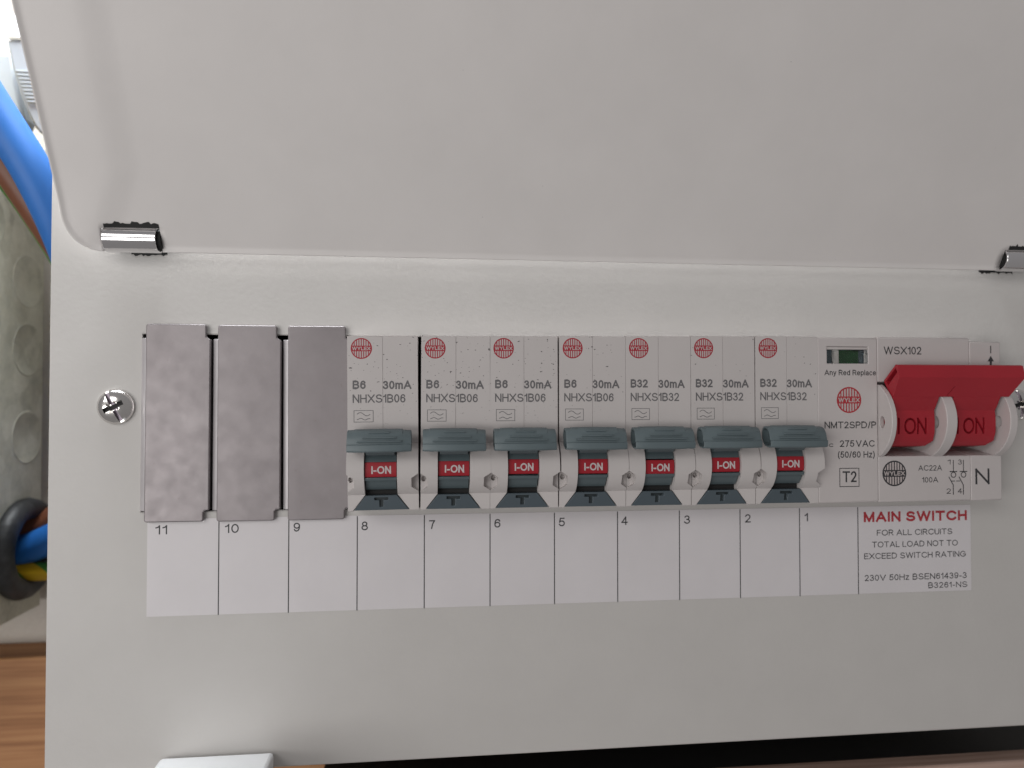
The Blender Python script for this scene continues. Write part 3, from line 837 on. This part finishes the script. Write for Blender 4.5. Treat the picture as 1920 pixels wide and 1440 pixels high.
def cleft(b):
    prism_h(b, [(139.3, 0.1), (139.5, 0.1), (141.2, 3.2), (141.05, 3.25)], 13, 30)
cut(lever, pocket, cleft); add_bevel(lever, 0.3, 3, 30)
for x0, x1, tx in ((124.15, 137.6, (126.7, 135.3)), (141.95, 155.9, (144.2, 152.6))):
    o = from_bm('lever_barrel', barrel_lever(x0, x1), M['lever'], lever)
    a, b = tx
    st = strokes_of('I', a, a + 0.62, -9.9, 4.5, 0.13)[0] + strokes_of('ON', a + 1.9, b, -9.9, 4.5, 0.13)[0]
    def corner_cut(b): prism_h(b, [(x1 + 1, -15), (x1 + 1, -11.8), (x1 + 0.01, -11.8), (x1 - 1.9, -13.95), (x1 - 1.9, -15)], -2, 20)
    cut(o, corner_cut, *[solid_ribbon(pl, 0.6, 11.0, 20) for pl in st])
    add_bevel(o, 0.15, 2, 38)
LZ0 = 10.03
text('lettering', t, M['ink_dark'], [('WSX102', 124.4, 135.6, 12.2, 2.15), ('AC22A', 134.3, 141.4, -20.2, 1.5), ('100A', 135.4, 140.2, -23.5, 1.5), ('N', 151.5, 155.8, -24.2, 4.4),
     ('1', 143.1, 144.0, -18.5, 1.35), ('3', 146.3, 147.4, -18.6, 1.4), ('2', 142.7, 144.0, -26.7, 1.45), ('4', 146.1, 147.4, -26.7, 1.45)], LZ0, 0.13)
bm = bmesh.new()
for dx in (0, 3.05):
    stroke(bm, [(144.85 + dx, -17.3), (144.85 + dx, -20.5)], 0.24, LZ0)
    stroke(bm, [(143.7 + dx, -20.55), (146.0 + dx, -20.55)], 0.26, LZ0)
    stroke(bm, [(144.85 + dx + 0.72 * math.cos(R(a)), -21.45 + 0.72 * math.sin(R(a))) for a in range(0, 361, 24)], 0.24, LZ0 + 0.004)
    stroke(bm, [(143.45 + dx, -22.0), (144.75 + dx, -24.3), (144.75 + dx, -27.0)], 0.26, LZ0)
stroke(bm, [(144.2, -23.2), (145.3, -23.2)], 0.22, LZ0 + 0.004); stroke(bm, [(145.7, -23.2), (146.9, -23.2)], 0.22, LZ0 + 0.004)
from_flat('circuit_diagram', bm, M['ink_dark'], t)
bm = bmesh.new(); flat_rect(bm, 156.55, 156.85, 12.7, 14.8, LZ0); flat_rect(bm, 156.35, 157.0, 8.6, 10.6, LZ0)
flat_poly(bm, [(155.7, 10.4), (157.65, 10.4), (156.68, 12.0)], LZ0 + 0.004)
from_flat('arrow_mark', bm, M['ink_dark'], t)
round_logo(t, 127.15, -20.85, 3.55, 10.0, M['ink_dark'], M['logo_gap'])

# ------------------------------------------------------------------ steel box, grommet, cables on the left
gx = -150.0
g = thing('steel_box', 'mottled galvanised steel box at the left edge, with rubber grommet in its side', 'steel box', (-190, -66, -79.5))
bm = bmesh.new(); box(bm, -230, gx, -98.5, -20, -79.5, 96)
o = from_bm('box_body', bm, M['galv'], g)
def ghole(b):
    prism_x(b, [(-85 + 12.6 * math.cos(R(a)), -55 + 12.6 * math.sin(R(a))) for a in range(0, 360, 12)], -165, -140)
cut(o, ghole); add_bevel(o, 0.6, 2, 40)
def ring_x(cx, ch, cz, Rm, rm, nx=40, n=12, flat=1.0):
    bm = bmesh.new(); rings = []
    for i in range(nx):
        a = 2 * math.pi * i / nx; rg = []
        for k in range(n):
            b = 2 * math.pi * k / n; rr = Rm + rm * math.cos(b)
            rg.append(bm.verts.new((cx + rm * flat * math.sin(b), ch + rr * math.cos(a), cz + rr * math.sin(a))))
        rings.append(rg)
    for i in range(nx):
        for k in range(n):
            bm.faces.new((rings[i][k], rings[(i + 1) % nx][k], rings[(i + 1) % nx][(k + 1) % n], rings[i][(k + 1) % n]))
    return bm
from_bm('grommet', ring_x(gx + 1.5, -85, -55, 14.4, 4.0, flat=1.0), M['rubber'], g, smooth=True)
for hc, zc in ((-87.5, 43.5), (-88, 18), (-88.2, -14.5), (-63, 61), (-61, 27), (-60, -10)):
    bm = bmesh.new()
    prof = [(9.8, 0.0), (9.65, 0.16), (9.45, 0.16), (9.2, 0.05), (0, 0.04)]
    rings = []; n = 36
    for r, dx in prof:
        rings.append([bm.verts.new((gx + dx, hc, zc))] if r == 0 else [bm.verts.new((gx + dx, hc + r * math.cos(2 * math.pi * i / n), zc + r * math.sin(2 * math.pi * i / n))) for i in range(n)])
    for a, b in zip(rings, rings[1:]):
        for i in range(n):
            j = (i + 1) % n
            bm.faces.new((a[i], a[j], b[0]) if len(b) == 1 else (a[i], a[j], b[j], b[i]))
    from_bm('knockout', bm, M['galv'], g, smooth=True)

single('blue_cable', tube([(-190, -12, 170), (-149, -16, 123), (-123.2, -20, 80.8), (-112.3, -24, 59.6), (-107, -34, 36), (-106, -52, 5), (-109, -68, -22), (-122, -79, -41), (-140, -84, -52), (-156, -86, -57), (-185, -88, -60)], 5.5, 18),
       M['blue'], 'thick blue sheathed cable dropping past the steel box and into its grommet', 'cable', smooth=True)
single('brown_cable', tube([(-200, -24, 150), (-158, -27, 110), (-134, -31, 80.5), (-118.5, -36, 55.5), (-110, -46, 34), (-107, -66, 4), (-110, -82, -20), (-122, -92, -36), (-140, -92, -45), (-156, -91, -50), (-185, -90, -54)], 5.2, 16),
       M['brown'], 'brown sheathed cable running behind the thick blue cable into the grommet', 'cable', smooth=True)
single('earth_cable', tube([(-205, -34, 146), (-165, -37, 107), (-140, -41, 78.5), (-124.5, -47, 54), (-112, -56, 26), (-107, -74, 0), (-108, -84, -34), (-118, -84, -56), (-138, -84, -63), (-156, -85, -63), (-185, -87, -64)], 3.3, 14),
       M['earth'], 'thin yellow and green earth cable below the brown and blue cables', 'cable', smooth=True)

# pale plastic device above the cables
d = thing('ribbed_plastic_housing', 'pale grey plastic cover with moulded ribs at the top left, behind the flap', 'plastic cover', (-120, -75, 88))
left = [(-143.4, 121), (-142.6, 117), (-141.2, 110.5), (-139.2, 103.5), (-136.6, 96.8), (-134.2, 91.8), (-132.4, 89.6)]
bm = bmesh.new(); prism_h(bm, left + [(-129.5, 88.8), (-104, 88.6), (-104, 121)], -104, -60)
from_bm('cover_body', bm, M['device'], d, bevel=1.0)
bm = bmesh.new(); prism_x(bm, [(-60.6, 121.2), (-59.2, 121.2), (-72, 150), (-104, 150), (-104, 121.2)], -143.3, -104)
from_bm('cover_top', bm, M['white_box'], d, bevel=0.8)
for i in range(9):
    z = 110.2 - i * 1.28
    xl_ = -140.6 + i * 0.5 + 0.6
    bm = bmesh.new(); box(bm, xl_, -105, -60.2, -59.35, z - 0.36, z + 0.36)
    from_bm('rib', bm, M['device'], d, bevel=0.2)
bm = bmesh.new(); prism_h(bm, [(-180, 92), (-146, 92), (-143.8, 99), (-146.8, 112), (-148, 122), (-180, 122)], -80, -72)
single('grey_plastic_base', bm, M['device'], 'smooth pale plastic base at the left edge, beside the ribbed cover', 'plastic base', bevel=1.2)

# timber and the white box below the unit
bm = bmesh.new(); box(bm, -400, 60, -104.8, -87, -150, -95.6)
single('timber_batten', bm, M['pine'], 'orange brown pine batten fixed to the wall at the lower left', 'timber', bevel=0.8)
bm = bmesh.new(); box(bm, -36, 420, -11, -4, -150, -109.6)
single('timber_beam', bm, M['rough_timber'], 'rough pinkish brown timber at the bottom right, under the dark gap', 'timber', bevel=0.8)
bm = bmesh.new(); box(bm, -34, 418, -104.8, -12, -150, -116)  # dark board added so the gap reads as deep shade
single('gap_shade_board', bm, M['dark'], 'added near black board standing for the shade in the gap under the fuse box', 'shade board', bevel=0.8)
bm = bmesh.new(); prism_z(bm, [(-69.6, 0.6), (-41.2, 0.6), (-41.2, 42), (-69.6, 42)], -135, -92.6)
o = single('white_plastic_box', bm, M['white_box'], 'bright white plastic box at the bottom edge, below the label strip', 'plastic box', bevel=0.9)
